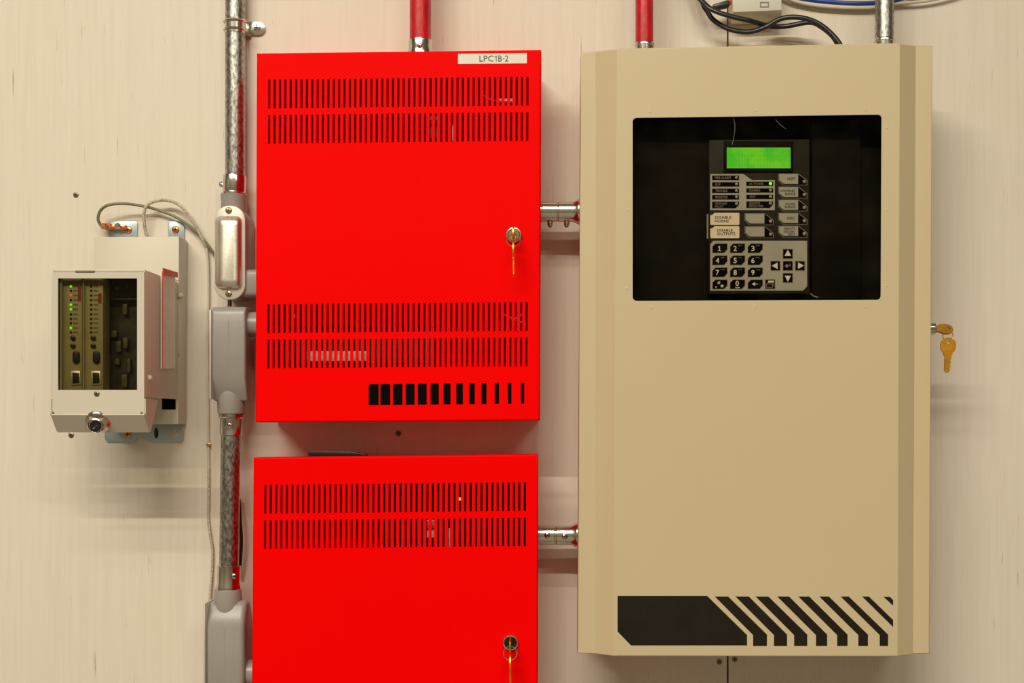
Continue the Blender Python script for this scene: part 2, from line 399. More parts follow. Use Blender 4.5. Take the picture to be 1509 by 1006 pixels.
def red_cabinet(label, quad, slots, nslot, xs, lockpx, lockmat, bars, lab, dep=0.09):
    base = P(*bil(quad, .5, 1), dep); base.y = 0
    t = thing('red_steel_cabinet', label, 'cabinet', base, 'red fire alarm power cabinets')
    ins = 2.6
    (ax, ay), (bx, by), (cx, cy), (dx, dy) = quad
    q = ((ax+ins, ay+ins), (bx-ins, by+ins), (cx+ins, cy-ins), (dx-ins, dy-ins))
    W = (bx-ax)-2*ins
    us = [0.0]
    for k in range(nslot):
        x = xs[0]+(xs[1]-xs[0])*k/(nslot-1); s = (x-(ax+ins)+1.0*((ay*0)))/W
        us += [s-1.65/W, s+1.65/W]
    us.append(1.0)
    H = (cy-ay)-2*ins
    vs_ = [0.0]
    for a, b in slots: vs_ += [(a-ay-ins)/H, (b-ay-ins)/H]
    vs_.append(1.0)
    nu, nv = len(us), len(vs_)
    mb = MB(); idx = {}
    for j, v in enumerate(vs_):
        for i, u in enumerate(us): idx[i, j] = mb.vs([P(*bil(q, u, v), dep)])[0]
    for j in range(nv-1):
        for i in range(nu-1):
            if j % 2 == 1 and i % 2 == 1: continue
            mb.f.append([idx[i, j+1], idx[i+1, j+1], idx[i+1, j], idx[i, j]])
    loop = [(idx[i, 0], -1 if i == 0 else 0, 1) for i in range(nu)]
    loop += [(idx[nu-1, j], 1, 0) for j in range(1, nv-1)]+[(idx[nu-1, nv-1], 1, -1)]
    loop += [(idx[i, nv-1], -1 if i == 0 else 0, -1) for i in range(nu-2, -1, -1)]
    loop += [(idx[0, j], -1, 0) for j in range(nv-2, 0, -1)]
    loop = [(i, ox, 1 if k == 0 else oz) for k, (i, ox, oz) in enumerate(loop)]
    k = nu-1; loop[k] = (loop[k][0], 1, 1)
    nfl = len(mb.f)
    fold(mb, loop[::-1], R(ins, dep), -(dep-0.028))
    # faces of the fold run the other way round: flip them to look outwards
    door = mb.build('door', M['red'], t, recalc=False, solid=0.0014, nflat=nfl)
    # back box: five sheets
    a = P(ax+2.2, ay+2.2, dep); b = P(dx-2.2, dy-2.2, dep); c = P(cx+2.2, cy-2.2, dep); e = P(bx-2.2, by+2.2, dep)
    x0, x1, z1, z0 = max(a.x, c.x), min(b.x, e.x), min(a.z, e.z), max(b.z, c.z); T = 0.0016; yb = -(dep-0.0022)
    bb = MB()
    bb.box((x0, -T, z0), (x1, 0, z1)); bb.box((x0, yb, z0), (x0+T, -T, z1)); bb.box((x1-T, yb, z0), (x1, -T, z1))
    bb.box((x0+T, yb, z0), (x1-T, -T, z0+T)); bb.box((x0+T, yb, z1-T), (x1-T, -T, z1))
    bb.build('back_box', M['red'], t)
    # lock
    lk = P(*lockpx, dep); rl = R(11.8, dep)
    lock = MB().lathe([(rl, -0.004), (rl, 0.002), (rl*.93, 0.0034), (rl*.80, 0.0036), (rl*.76, 0.0026)], lk, FR, 28).build('lock', M['chrome'], door)
    MB().lathe([(rl*.74, 0.0), (rl*.74, 0.0032), (rl*.66, 0.0040)], lk, FR, 24).build('lock_cylinder', lockmat, door)
    for x0_, x1_, ya, yb_ in bars:
        MB().poly([(x0_, ya), (x1_, ya-.004*(x1_-x0_)), (x1_, yb_-.004*(x1_-x0_)), (x0_, yb_)], dep+0.0003, dep-0.0004).build('printed_bar', M['black'], door)
    return t, door, lk

Q1 = ((378, 78), (797.3, 73), (376, 622.3), (795.3, 619.3))
bars = []
for a, b in ((562,610),(618,666),(678,724),(739,782),(797,840),(858,898),(920,954),(981,1013),(1042,1070),(1101,1126),(1165,1186),(1228,1245),(1290,1306)):
    x0 = 370+a*.3081; x1 = 370+b*.3081; f = (a-562)/744
    bars.append((x0, x1, 565.8-2.4*f, 596.6-2.3*f))
M['lockgold'] = mat('brassy_lock_face', (0.55, 0.42, 0.16), 0.3, 1.0, var=0.2)
M['lockdark'] = mat('dark_lock_face', (0.05, 0.04, 0.02), 0.3, 0.8, var=0.2)
cab1, door1, lk1 = red_cabinet('upper red steel cabinet with four rows of vent slots and a row of black bars', Q1,
    ((117.6, 159.9), (169.6, 211.8), (448.4, 490.6), (500.3, 542.6)), 49, (397, 777.4), (757.2, 346.5), M['lockgold'], bars, True)
Q2 = ((373, 674), (792.8, 669.2), (369.6, 1217), (791.8, 1215))
cab2, door2, lk2 = red_cabinet('lower red steel cabinet with two rows of vent slots, cut off by the bottom edge', Q2,
    ((714.6, 756.8), (766.5, 808.4)), 49, (391.3, 773.4), (752.5, 946), M['lockdark'], [], False)
# white name label on the upper door
pl = MB().poly([(675, 79.2), (776.5, 78.2), (776.5, 93.2), (675, 94)], 0.0906, 0.0896).build('name_label', M['paper'], door1)
lm = lambda x, y: P(x, y-(x-727)*.006, 0.09075)
lb = letter(MB(), 'LPC', 706.5, 81.8, 727.3, 90.6, lm, 0.1); letter(lb, 'B', 734.2, 81.8, 739.8, 90.6, lm, 0.1); letter(lb, '2', 744.3, 81.8, 749, 90.6, lm, 0.1)
for r_ in ((730.6, 81.8, 731.8, 90.6), (728.8, 83.2, 730.8, 84.2), (740.9, 86.2, 743.5, 87.2)): lb.f.append(lb.vs([lm(x, y) for x, y in rec(*r_)]))
lb.build('lettering', M['inkgrey'], door1)

# electronics glimpsed through the slots
def cab_inside(t, comps, wires=()):
    for n, (x0, y0, x1, y1, d, mm) in enumerate(comps):
        MB().box(P(x0, y0, d), P(x1, y1, d)-Vector((0, -0.006, 0))).build(['circuit_board', 'terminal_block', 'component'][min(n, 2)], mm, t, bevel=0.0006)
    for pts, mm in wires: MB().tube(spline([P(*p) for p in pts]), 0.0018, 8).build('internal_wire', mm, t)
M['innerboard'] = mat('cabinet_circuit_board', (0.016, 0.014, 0.008), 0.6, var=0.5, vscale=70)
M['stripwhite'] = mat('pale_terminal_strip', (0.72, 0.66, 0.60), 0.5, var=0.25, vscale=300)
cab_inside(cab1, [(420, 480, 640, 600, 0.045, M['innerboard']), (452, 517, 541, 532, 0.078, M['stripwhite']),
    (633, 171, 639, 204, 0.072, M['pcbpart']), (641, 171, 647, 204, 0.072, M['pcbpart']), (666, 182, 668, 207, 0.074, M['stripwhite']),
    (432, 462, 435, 469, 0.078, M['stripwhite']), (735, 145, 758, 158, 0.070, M['stripwhite'])],
    [([(700, 115, .06), (712, 140, .07), (735, 150, .074), (760, 152, .07)], M['redwire']), ([(725, 445, .06), (740, 462, .074), (775, 478, .074)], M['redwire']),
     ([(735, 440, .06), (752, 470, .074), (772, 462, .074)], M['redwire'])])
cab_inside(cab2, [(560, 700, 780, 830, 0.045, M['innerboard']), (629, 766, 640, 778, 0.074, M['stripwhite']), (629, 781, 640, 792, 0.074, M['stripwhite']),
    (661, 778, 663, 806, 0.076, M['stripwhite'])])
MB().dome(P(677.3, 735, 0.082), R(2.4, .08), FR).build('indicator_light', M['ledyellow'], cab2)

def key_set(label, lk, hang, L, m):
    """edge-on key in a door lock, with a ring and a second key hanging from it"""
    t = thing('key_pair', label, 'keys', lk+Vector((0, -0.004, 0)), 'key pairs left in the locks')
    bow = key_mesh(lk+Vector((0, -0.0165, -0.0015)), (0, 0, 1), (0, 1, 0), (1, 0, 0), 0.0155, 0.0016, 0.0088)
    bow.build('inserted_key', m, t)
    rc = lk+Vector((0.0003, -0.019, -0.0085))
    ring_mesh(rc, 0.0074, Vector((0.0, -1, 0.35)), 0.0005).build('ring', M['chrome'], t)
    key_mesh(rc+Vector((0, -0.0022, -0.0070)), (0, 1, 0), (0.012, 0, -1), (1, 0, 0), L, 0.0016, 0.0086).build('hanging_key', M['goldkey'], t)
    return t
key_set('brass key pair in the lock of the upper red cabinet', lk1, True, 0.033, M['brass'])
key_set('brass key pair in the lock of the lower red cabinet', lk2, True, 0.036, M['brass'])
# black strip on top of the lower cabinet
zt = P(500, 672.6, .09).z
b = MB(); a = P(456, 668, .055); c = P(540, 668, .055); e = P(520, 668, .055)
b.prism([(a.x, -.062, zt), (c.x, -.062, zt), (c.x, -.062, zt+.0018), (e.x, -.062, zt+.0048), (a.x, -.062, zt+.0056)], (0, .018, 0))
tag(b.build('plastic_strip', M['blackp'], bevel=.0005), 'thin black plastic strip lying on top of the lower red cabinet', 'strip')

# ------------------------------------------------------------------ beige fire alarm panel
def dfl(px): return 0.100+0.016*(px-854)/520
def dfr(px): return dfl(px)+0.0135
TOP = [(856,77,0),(877.5,75,0),(909,71.3,1),(932.7,70.9,1),(1299.4,63.6,1),(1326,63,1),(1349.5,66.7,0),(1374.5,67,0)]
BOT = [(851,962.5,0),(877,963.2,0),(904,966.5,1),(927.6,966.5,1),(1295,967,1),(1322.5,967,1),(1345.5,963.6,0),(1370,963.2,0)]
pt = thing('fire_alarm_panel', 'large beige steel fire alarm panel with a black window, keypad and dark stripes', 'alarm panel', Vector((P(1112, 966, .12).x, 0, P(1112, 966, .12).z)))
mb = MB(); idx = {}
def rowy(j, x):
    return 173.6-(x-932.7)*.01364 if j == 1 else 443.2-(x-932)*.0041
ins = 1.8
for i, ((tx, ty, r), (bx, by, _)) in enumerate(zip(TOP, BOT)):
    ox = ins if i == 0 else (-ins if i == len(TOP)-1 else 0)
    f = dfr if r else dfl
    for j in range(4):
        if j == 0: x, y = tx+ox, ty+ins
        elif j == 3: x, y = bx+ox, by-ins
        else:
            y = rowy(j, tx); x = tx+ox+(bx-tx)*(y-ty)/(by-ty)
            if i == 3: x = 932.4
            if i == 4: x = 1299.2 if j == 1 else 1298
            y = rowy(j, x)
        idx[i, j] = mb.vs([P(x, y, f(x))])[0]
nc = len(TOP)
for i in range(nc-1):
    for j in range(3):
        if i == 3 and j == 1: continue
        mb.f.append([idx[i, j+1], idx[i+1, j+1], idx[i+1, j], idx[i, j]])
loop = [(idx[i, 0], -1 if i == 0 else (1 if i == nc-1 else 0), 1) for i in range(nc)]
loop += [(idx[nc-1, j], 1, 0) for j in (1, 2)]
loop += [(idx[i, 3], -1 if i == 0 else (1 if i == nc-1 else 0), -1) for i in range(nc-1, -1, -1)]
loop += [(idx[0, j], -1, 0) for j in (2, 1)]
nfl = len(mb.f)
fold(mb, loop[::-1], R(ins, .11), -0.070)
# rounded window corners
wc = [(idx[3,1], 1, 1), (idx[4,1], -1, 1), (idx[4,2], -1, -1), (idx[3,2], 1, -1)]
rw = R(6, .13)
for vi, sx, sz in wc:
    c = mb.v[vi]; arc = []
    for k in range(6):
        a = k/5*PI/2
        dx = rw-rw*math.sin(a); dz = rw-rw*math.cos(a)
        arc.append(Vector((c.x+sx*dx, 0, c.z-sz*dz)))
    yl = mb.v[idx[3,1]].y; yr = mb.v[idx[4,1]].y; xl = mb.v[idx[3,1]].x; xr = mb.v[idx[4,1]].x
    for p in arc: p.y = yl+(yr-yl)*(p.x-xl)/(xr-xl)
    ai = mb.vs(arc); ci = mb.vs([c])[0]
    for k in range(5):
        fc = [ci, ai[k], ai[k+1]]
        n = (mb.v[fc[1]]-mb.v[fc[0]]).cross(mb.v[fc[2]]-mb.v[fc[0]])
        mb.f.append(fc if n.y < 0 else fc[::-1])
pdoor = mb.build('door', M['beige'], pt, recalc=False, solid=0.0016, sharp=0.25, nflat=nfl)
# back box behind the door, with a bottom and sides
bl = P(858, 78, .1); br = P(1368, 960, .112)
x0, x1, z1, z0 = bl.x, br.x, P(1000, 79, .11).z, br.z; T = .0018
z0 = P(1000, 956, .11).z
bb = MB(); bb.box((x0, -T, z0), (x1, 0, z1)); bb.box((x0, -.092, z0), (x0+T, -T, z1)); bb.box((x1-T, -.092, z0), (x1, -T, z1))
bb.box((x0+T, -.092, z0), (x1-T, -T, z0+T)); bb.box((x0+T, -.092, z1-T), (x1-T, -T, z1))
bb.build('back_box', M['beige'], pt)
MB().box(P(915, 130, .086), (P(1318, 480, .086)+Vector((0, .002, 0)))).build('inner_plate', M['inner'], pt)
# darker compartment plates behind the glass
MB().poly([(1196, 178), (1268, 177), (1268, 440), (1196, 440)], .094, .086).build('blank_plate', M['inner'], pt, bevel=.0008)
g = MB(); off = .0035
g.prism([P(x, y, dfr(x)-off) for x, y in ((927, 446), (1303, 446), (1304, 165), (927, 170))], (0, .003, 0))
g.build('window_pane', M['panglass'], pt)
M['scratch'] = mat('pale_scratch', (0.16, 0.16, 0.15), 0.5)
for pts_ in (((1080, 172), (1083, 184), (1082, 198), (1079, 213)), ((1143, 176), (1149, 183), (1158, 190)), ((1194, 432), (1199, 436), (1206, 438))):
    MB().tube(spline([P(x, y, dfr(x)-off+.0001) for x, y in pts_], 4), .00026 if pts_[0][0] < 1190 else .0006, 5).build('scratch', M['scratch'], pt)
for x, y in ((957.8,164.4),(1114.8,163),(1275.6,162),(1307.5,188),(924.6,309),(1307,309),(924,425),(1306,421),(1113.5,451.5),(960,453),(1275,452)):
    MB().dome(P(x, y, dfr(x)-.0001), R(2.4, .12), FR, R(.45, .12), 10).build('weld_bump', M['beige'], pdoor)
def c5(pts): return [(840+x*.3711, 840+y*.3711) for x, y in pts]
st = [[(189,102),(545,102),(703,257),(703,298),(242,298),(189,243)]]
for a, b, c, e in ((575,628,727,782),(657,710,810,862),(737,788,890,942),(823,870,977,1021),(907,950,1061,1102),(990,1028,1145,1183),(1075,1107,1230,1263)):
    st.append([(a,104),(b,104),(e,255),(e,300),(c,300),(c,257)])
st += [[(1160,104),(1187,104),(1283,197),(1283,225)], [(1245,105),(1270,105),(1283,118),(1283,140)]]
for s in st:
    q = MB(); q.prism([P(x, y, dfr(x)+.0003) for x, y in c5(s)], (0, .0009, 0)); q.build('printed_stripe', M['brownblack'], pdoor)

# control module behind the glass
DM = 0.108
def a1(x, y): return (1030+x*.1392, 190+y*.1392)
def a2(x, y): return (1030+x*.1392, 300+y*.1392)
cm = MB().poly([(1045, 206), (1193, 205), (1193, 432.5), (1045, 433)], DM, .088).build('control_module', M['faceplate'], pt, bevel=.001)
def pl1(name, pts, m, f=a1, h=.0004, b=0.0): return MB().poly([f(*p) for p in pts], DM+h, DM-.0004).build(name, m, cm, bevel=b)
def word(lines, m, f=a1, h=.00135, bold=0.0):
    t = MB()
    for s, x0, y0, x1, y1 in lines:
        letter(t, s, x0, y0, x1, y1, lambda x, y: P(*f(x, y), DM+h), bold)
    return t.build('lettering', m, cm)
def led(x, y, m, f=a1, r=19): MB().dome(P(*f(x, y), DM+.0005), R(r*.1392, DM), FR, R(1.6, DM), 14).build('indicator_light', m, cm)
pl1('screen_bezel', rec(262, 128, 1000, 460), M['inner'], h=.0012, b=.0004)
pl1('screen', rec(295, 197, 970, 415), M['lcd'], h=.0014)
pl1('indicator_overlay', [(120,475),(470,475),(560,540),(803,540),(803,858),(120,858)], M['silverp'], h=.0006)
for y0, y1, txt in ((492,540,[('FIRE ALARM',170,500,335,530)]),(562,608,[('SUP',172,571,228,598)]),(630,676,[('TROUBLE',174,640,302,668)]),(697,745,[('MONITOR',174,708,304,736)]),
                    (768,838,[('GROUND',172,777,298,801),('FAULT',172,808,262,832)])):
    pts = rec(140, y0, 425, y1) if y1 != 838 else [(140,y0),(425,y0),(425,800),(388,y1),(140,y1)]
    pl1('indicator_strip', pts, M['black'], h=.0009); word(txt, M['dimprint'], h=.00095)
    led(398, (y0+min(y1, y0+46))/2-1, M['ledoff'])
for y0, y1, txt in ((557,602,[('AC POWER',532,567,684,592)]),(627,672,[('DISABLE',532,636,648,662)]),(695,740,[('TEST',532,704,600,730)]),(765,835,[('SERVICE',532,773,645,797),('DETECTOR',532,803,680,828)])):
    pts = rec(502, y0, 785, y1) if y1 != 835 else [(502,y0),(785,y0),(785,797),(750,y1),(502,y1)]
    pl1('indicator_strip', pts, M['black'], h=.0009); word(txt, M['dimprint'], h=.00095)
    led(757, (y0+min(y1, y0+46))/2-1, M['ledgreen'] if y0 == 557 else M['ledoff'])
rt = [[('RESET',937,514,1020,541)], [('ACK/PANEL',864,643,1020,667),('SILENCE',910,673,1018,698)], [('SIGNAL',915,780,1018,803),('SILENCE',905,810,1018,835)],
      [('DRILL',935,932,1018,957)], [('REMOTE',903,1043,1018,1065),('DISCON-',900,1073,1015,1098),('NECT',945,1103,1018,1128)]]
def soft_button(x, y, txt=None):
    pl1('button_outline', [(x-10,y-6),(x+205,y-6),(x+297,y+66),(x+297,y+118),(x+40,y+118),(x-10,y+68)], M['outline'], h=.0005)
    pl1('button_outline', [(x-4,y-1),(x+202,y-1),(x+291,y+69),(x+291,y+112),(x+44,y+112),(x-4,y+65)], M['black'], h=.0008)
    pl1('button', [(x,y),(x+200,y),(x+200,y+102),(x+48,y+102),(x,y+62)], M['silverp'], h=.0013)
    led(x+266, y+79, M['ledoff'], r=20)
    if txt: word(txt, M['ink'], h=.00135, bold=0.8)
for k, y in enumerate((478, 616, 753, 893, 1031)): soft_button(850, y, rt[k])
for y in (898, 1036): soft_button(493, y)
LB = lambda y: [(120,y+28),(150,y+16),(165,y),(422,y),(428,y+8),(428,y+120),(420,y+128),(128,y+128),(120,y+120)]
for y, txt in ((97, [('DISABLE',172,130,343,160),('HORNS',172,170,315,198)]), (238, [('DISABLE',193,268,357,295),('OUTPUTS',193,304,383,334)])):
    pl1('paper_label', LB(y), M['cream'], a2, .0010); word(txt, M['ink'], a2, h=.00105, bold=1.0)
pl1('label_edge', rec(83, 108, 100, 370), M['outline'], a2, .0008)
pl1('keypad_overlay', [(150,393),(1145,393),(1145,875),(1100,920),(120,920),(120,430)], M['silverp'], a2, .0006)
KX = (145, 332, 520); KY = (423, 550, 678, 805)
digits = ['1','2','3','4','5','6','7','8','9',None,'0',None]
small = [None,'ABC','DEF','GHI','JKL','MNO','PQRS','TUV','WXYZ']
for r in range(4):
    for c in range(3):
        x, y = KX[c], KY[r]; k = r*3+c
        pl1('key_border', [(x-7,y+27),(x+29,y-7),(x+160,y-7),(x+160,y+62),(x+124,y+101),(x-7,y+101)], M['whiteprint'] if False else M['ledoff'], a2, .0008)
        pl1('key', [(x,y+30),(x+32,y),(x+153,y),(x+153,y+58),(x+120,y+94),(x,y+94)], M['black'], a2, .0013)
        if digits[k] == '1':
            sm = MB()
            for q_ in (rec(x+56, y+71, x+88, y+78), rec(x+68, y+24, x+77, y+72), [(x+56, y+35), (x+68, y+24), (x+69, y+33), (x+59, y+42)]): sm.flat([a2(*p) for p in q_], DM+.00135)
            sm.build('lettering', M['whiteprint'], cm)
        elif digits[k]:
            w_ = 22 if digits[k] == '1' else 34
            yy = -12 if digits[k] == '0' else 0
            xx = 56 if digits[k] in '0' else (52 if digits[k] == '1' else 34)
            word([(digits[k], x+xx, y+24+yy, x+xx+w_, y+78+yy)], M['whiteprint'], a2, bold=0.9)
        if k < 9 and small[k]: word([(small[k], x+85, y+14, x+122+ (8 if len(small[k])>3 else 0), y+26)], M['dimprint'], a2)
x, y = 145, 805
word([('#', x+52, y+16, x+80, y+46)], M['whiteprint'], a2, bold=0.8)
sm = MB(); sm.f.append(sm.vs([P(*a2(245+(22 if k % 2 == 0 else 9)*math.sin(k*PI/5), 871-(22 if k % 2 == 0 else 9)*math.cos(k*PI/5)), DM+.00135) for k in range(10)]))
sm.flat([a2(*p) for p in ((178,872),(186,872),(184,890),(174,890))], DM+.00135); sm.build('lettering', M['whiteprint'], cm)
sm = MB(); sm.flat([a2(*p) for p in ((386,880),(392,880),(392,887),(424,887),(424,880),(430,880),(430,893),(386,893))], DM+.00135); sm.build('lettering', M['whiteprint'], cm)
sm = MB(); sm.flat([a2(*p) for p in ((560,850),(594,828),(594,872))], DM+.00135); sm.flat([a2(*p) for p in rec(594, 847, 625, 853)], DM+.00135); sm.build('lettering', M['whiteprint'], cm)
def sq(x0, y0, x1, y1):
    pl1('key_border', rec(x0-7, y0-7, x1+7, y1+7), M['ledoff'], a2, .0008); pl1('key', rec(x0, y0, x1, y1), M['black'], a2, .0013)
for b_, tri in (((892,482,990,577), ((941,488),(976,552),(906,552))), ((762,610,857,703), ((770,657),(833,622),(833,692))),
                ((1023,610,1118,703), ((1112,655),(1048,620),(1048,690))), ((892,737,990,830), ((941,826),(908,762),(974,762)))):
    sq(*b_); sm = MB(); sm.flat([a2(*p) for p in tri], DM+.00135); sm.build('arrow_mark', M['whiteprint'], cm)
sq(892, 610, 990, 703)
sm = MB(); sm.flat([a2(*p) for p in ((906,658),(938,636),(938,680))], DM+.00135); sm.flat([a2(*p) for p in rec(938, 654, 968, 661)], DM+.00135)
sm.flat([a2(*p) for p in rec(961, 634, 968, 654)], DM+.00135); sm.build('arrow_mark', M['dimprint'], cm)
sq(705, 805, 803, 897)
sm = MB(); sm.flat([a2(*p) for p in ((735,815),(797,815),(790,835),(728,835))], DM+.00135); sm.build('menu_mark', M['whiteprint'], cm)
sm = MB()
for r_ in ((712,846,780,852),(712,852,717,888),(712,884,780,888),(776,852,780,888),(786,840,791,875)): sm.flat([a2(*p) for p in rec(*r_)], DM+.00135)
sm.build('menu_mark', M['dimprint'], cm)

# side lock and its keys
ls = Vector((mb.v[-1].x, 0, 0)); sx = P(1373.5, 484, .113).x
lc = Vector((sx-.003, -.094, P(1375, 484, .094).z))
lo = MB().lathe([(R(9, .1), 0), (R(10, .1), .009), (R(9.5, .1), .0115), (R(7, .1), .0125), (R(5, .1), .0126)], lc, (1, 0, 0), 24).build('side_lock', M['chrome'], pt)
kt = thing('key_pair', 'golden key pair hanging from the right side of the beige panel', 'keys', lc+Vector((.006, 0, 0)), 'key pairs left in the locks')
hb = P(1399, 486, .094)
tilt = Vector((0, math.cos(.9), math.sin(.9)))
key_mesh(Vector((P(1397.5, 486, .094).x, -.094, lc.z-.0006)), Vector((0, .72, .69)), (-1, 0, 0), Vector((0, -.69, .72)), 0.0175, .0022, .0082).build('inserted_key', M['brass'], kt)
rc = P(1397, 495, .094); ring_mesh(rc, R(8.5, .094), (0.25, -1, 0.1), .0006).build('ring', M['chrome'], kt)
key_mesh(P(1397.3, 504, .096), (1, 0, 0), (-.03, 0, -1), (0, 1, 0), R(45, .096), .0021, .0086).build('hanging_key', M['goldkey'], kt)

# ------------------------------------------------------------------ conduit, fittings
def pipe(label, x0, y0, x1, y1, d, rpx, m, group='electrical conduit pipes', name='conduit_pipe'):
    a = P(x0, y0, d); b_ = P(x1, y1, d); n = 12
    t = MB().tube([a.lerp(b_, k/n) for k in range(n+1)], R(rpx, d), 24).build(name, m)
    # origin at the pipe's lower end
    o = a if a.z < b_.z else b_
    t.data.transform(Matrix.Translation(-o)); t.location = o
    return tag(t, label, 'pipe', group)
def fitting(label, x0, y0, x1, y1, d, prof, screws=(), m=None, sub=None, group='set-screw conduit connectors', name='conduit_connector'):
    """lathe along the pixel segment; prof = (radius px, fraction along)"""
    a = P(x0, y0, d); b_ = P(x1, y1, d); L_ = (b_-a).length
    t = thing(name, label, 'pipe fitting', a if a.z <= b_.z else b_, group)
    s = MB().lathe([(R(r, d), f*L_) for r, f in prof], a, (b_-a), 28).build('sleeve', m or M['chrome'], t)
    if sub:
        MB().lathe([(R(r, d), f*L_) for r, f in sub], a, (b_-a), 28).build('locknut', M['chrome'], t)
    for (sx_, sy_, sd, r, ax, hh) in screws:
        c = P(sx_, sy_, sd); axv = Vector(ax)
        o, sl = screw('set_screw', c, R(r, sd), ax, M['chrome'], t, cross=True, h=hh, ang=.3)
        sl.build('screw_slot', M['ink'], o)
        MB().lathe([(R(r*.55, sd), -.008), (R(r*.55, sd), .0002)], c, ax, 10).build('screw_shank', M['chrome'], o)
    return t
# top left run
pipe('galvanised vertical conduit pipe above the long aluminium covered fitting', 347.5, -900, 346.8, 264, .016, 14.6, M['galv'])
st_ = thing('pipe_strap', 'silver one-hole pipe strap around the upper left conduit', 'strap', P(347, 50, 0))
def strap():
    m = MB(); n = 14; c = P(347, 40, .016); r0 = R(15, .016); hz = R(10.5, .016)
    prof = []
    prof.append((c.x-r0-.0006, -.001)); 
    for k in range(n+1):
        a = PI+.0-PI*k/n; prof.append((c.x+math.cos(a)*(r0+.0004), c.y-math.sin(a)*(r0+.0004)))
    prof += [(c.x+r0+.0008, -.006), (c.x+r0+.003, -.0022)]
    th = .0014; inner = [(c.x-r0+.0008, -.001)]
    for k in range(n+1):
        a = PI-PI*k/n; inner.append((c.x+math.cos(a)*(r0-.0010), c.y-math.sin(a)*(r0-.0010)))
    inner += [(c.x+r0-.0006, -.006), (c.x+r0+.002, -.0010)]
    m.prism([(x, y, c.z-hz) for x, y in prof+inner[::-1]], (0, 0, 2*hz))
    return m
strap().build('strap_band', M['chrome'], st_)
q = MB()
for yy in (33.5, 45.5): q.tube([Vector((P(347,yy,.016).x+math.cos(PI-PI*k/14)*R(16.6,.016), -.016-math.sin(PI*k/14)*R(16.6,.016), P(347,yy,.016).z)) for k in range(15)], .0012, 6)
q.build('strap_rib', M['chrome'], st_)
MB().poly([(362, 32)]+[(380+10.5*math.cos(a), 41.5+10*math.sin(a)) for a in [(-PI/2+PI*k/8) for k in range(9)]]+[(362, 51)], .0032, .0012).build('strap_foot', M['chrome'], st_, bevel=.0004)
screw_full('screw', P(379, 41, .0030), R(5.2, 0), FR, M['chrome'], st_, ang=.8)

# red and silver pipes entering from above
pipe('red painted conduit pipe going up from the upper red cabinet', 619.5, -900, 619.5, 62, .045, 15.8, M['redpipe'])
fitting('silver connector between the red pipe and the top of the upper red cabinet', 619.8, 60.5, 620.2, 84, .045, [(17.5, 0), (17.8, .06), (17.8, .5), (18.6, .56), (18.6, 1)], [(618.5, 67.5, .0585, 4, FR, .002)])
pipe('red painted conduit pipe going up from the left of the beige panel', 949, -900, 949.5, 66, .05, 13.2, M['redpipe'])
fitting('silver connector under the red pipe on top of the beige panel', 949.8, 64.5, 950.2, 100, .05, [(14.6, 0), (15.2, .05), (15.2, .1), (14.2, .12), (14.2, 1)])
pipe('galvanised conduit pipe going up from the right of the beige panel', 1303, -900, 1303.5, 60, .05, 13.6, M['galv'])
fitting('silver connector under the galvanised pipe on top of the beige panel', 1303.6, 58, 1304, 100, .05, [(14.6, 0), (15.4, .05), (15.4, .1), (14.4, .12), (14.4, 1)])

# upper left connector and conduit body with its cover
fitting('silver connector on top of the long aluminium covered conduit fitting', 346, 259, 345, 292, .022, [(16.4, 0), (16.8, .03), (16.8, .68), (16.2, .74), (18.6, .80), (18.6, .95), (17, 1)],
        [(327, 271.5, .022, 4.5, (-1, 0, 0), .003)])
cb = thing('conduit_fitting', 'grey conduit body with a long bright aluminium cover beside the upper red cabinet', 'conduit fitting', P(338, 446, 0), 'conduit bodies on the left run')
h = MB().poly(rrect(319, 305, 363, 440, 20, 8), .044, .004); h.build('housing', M['castgrey'], cb, bevel=.003)
MB().lathe([(R(19.8, .022), 0), (R(18.6, .022), R(10, .022)), (R(20, .022), R(40, .022))], P(345, 287.5, .022), (0, 0, -1), 28).build('neck', M['castgrey'], cb)
hb_ = MB().poly([(352, 396), (396, 396), (396, 437), (352, 437)], .046, .008); hb_.build('side_hub', M['castgrey'], cb, bevel=.006, seg=3)
cv = MB().poly(rrect(315.5, 302.5, 361.3, 441.5, 22, 10), .050, .044).build('cover', M['aluflange'], cb, bevel=.0015)
def dome_cover(x0, y0, x1, y1, r, d0, hgt, steps):
    m = MB(); rings = []
    for ins_, dd in steps:
        rings.append(m.vs([P(x, y, d0+dd) for x, y in rrect(x0+ins_, y0+ins_, x1-ins_, y1-ins_, max(r-ins_*.5, 2), 6)]))
    n = len(rings[0])
    for a, b2 in zip(rings, rings[1:]):
        for k in range(n): m.f.append([a[k], a[(k+1)%n], b2[(k+1)%n], b2[k]])
    m.f.append(rings[-1][::-1]); m.f.append(rings[0][:])
    return m
dome_cover(316.8, 317.5, 357.2, 425.5, 9, .0485, .01, [(0, 0), (.6, .0025), (2.2, .0055), (5, .0085), (8.5, .0105), (12, .011)]).build('cover_bulge', M['alu'], cv, sharp=1.2)
for y in (309.8, 432.5): screw('cover_screw', P(337, y, .0500), R(4.9, .05), FR, M['screwbrass'], cb, cross=False, ang=.35 if y < 400 else 1.1)[1].build('screw_slot', M['ink'], cv)
MB().lathe([(R(3, .03), 0), (R(3, .03), R(16, .03))], P(338.5, 438, .03), (0, 0, -1), 10).build('pin', M['darkmetal'], cb)

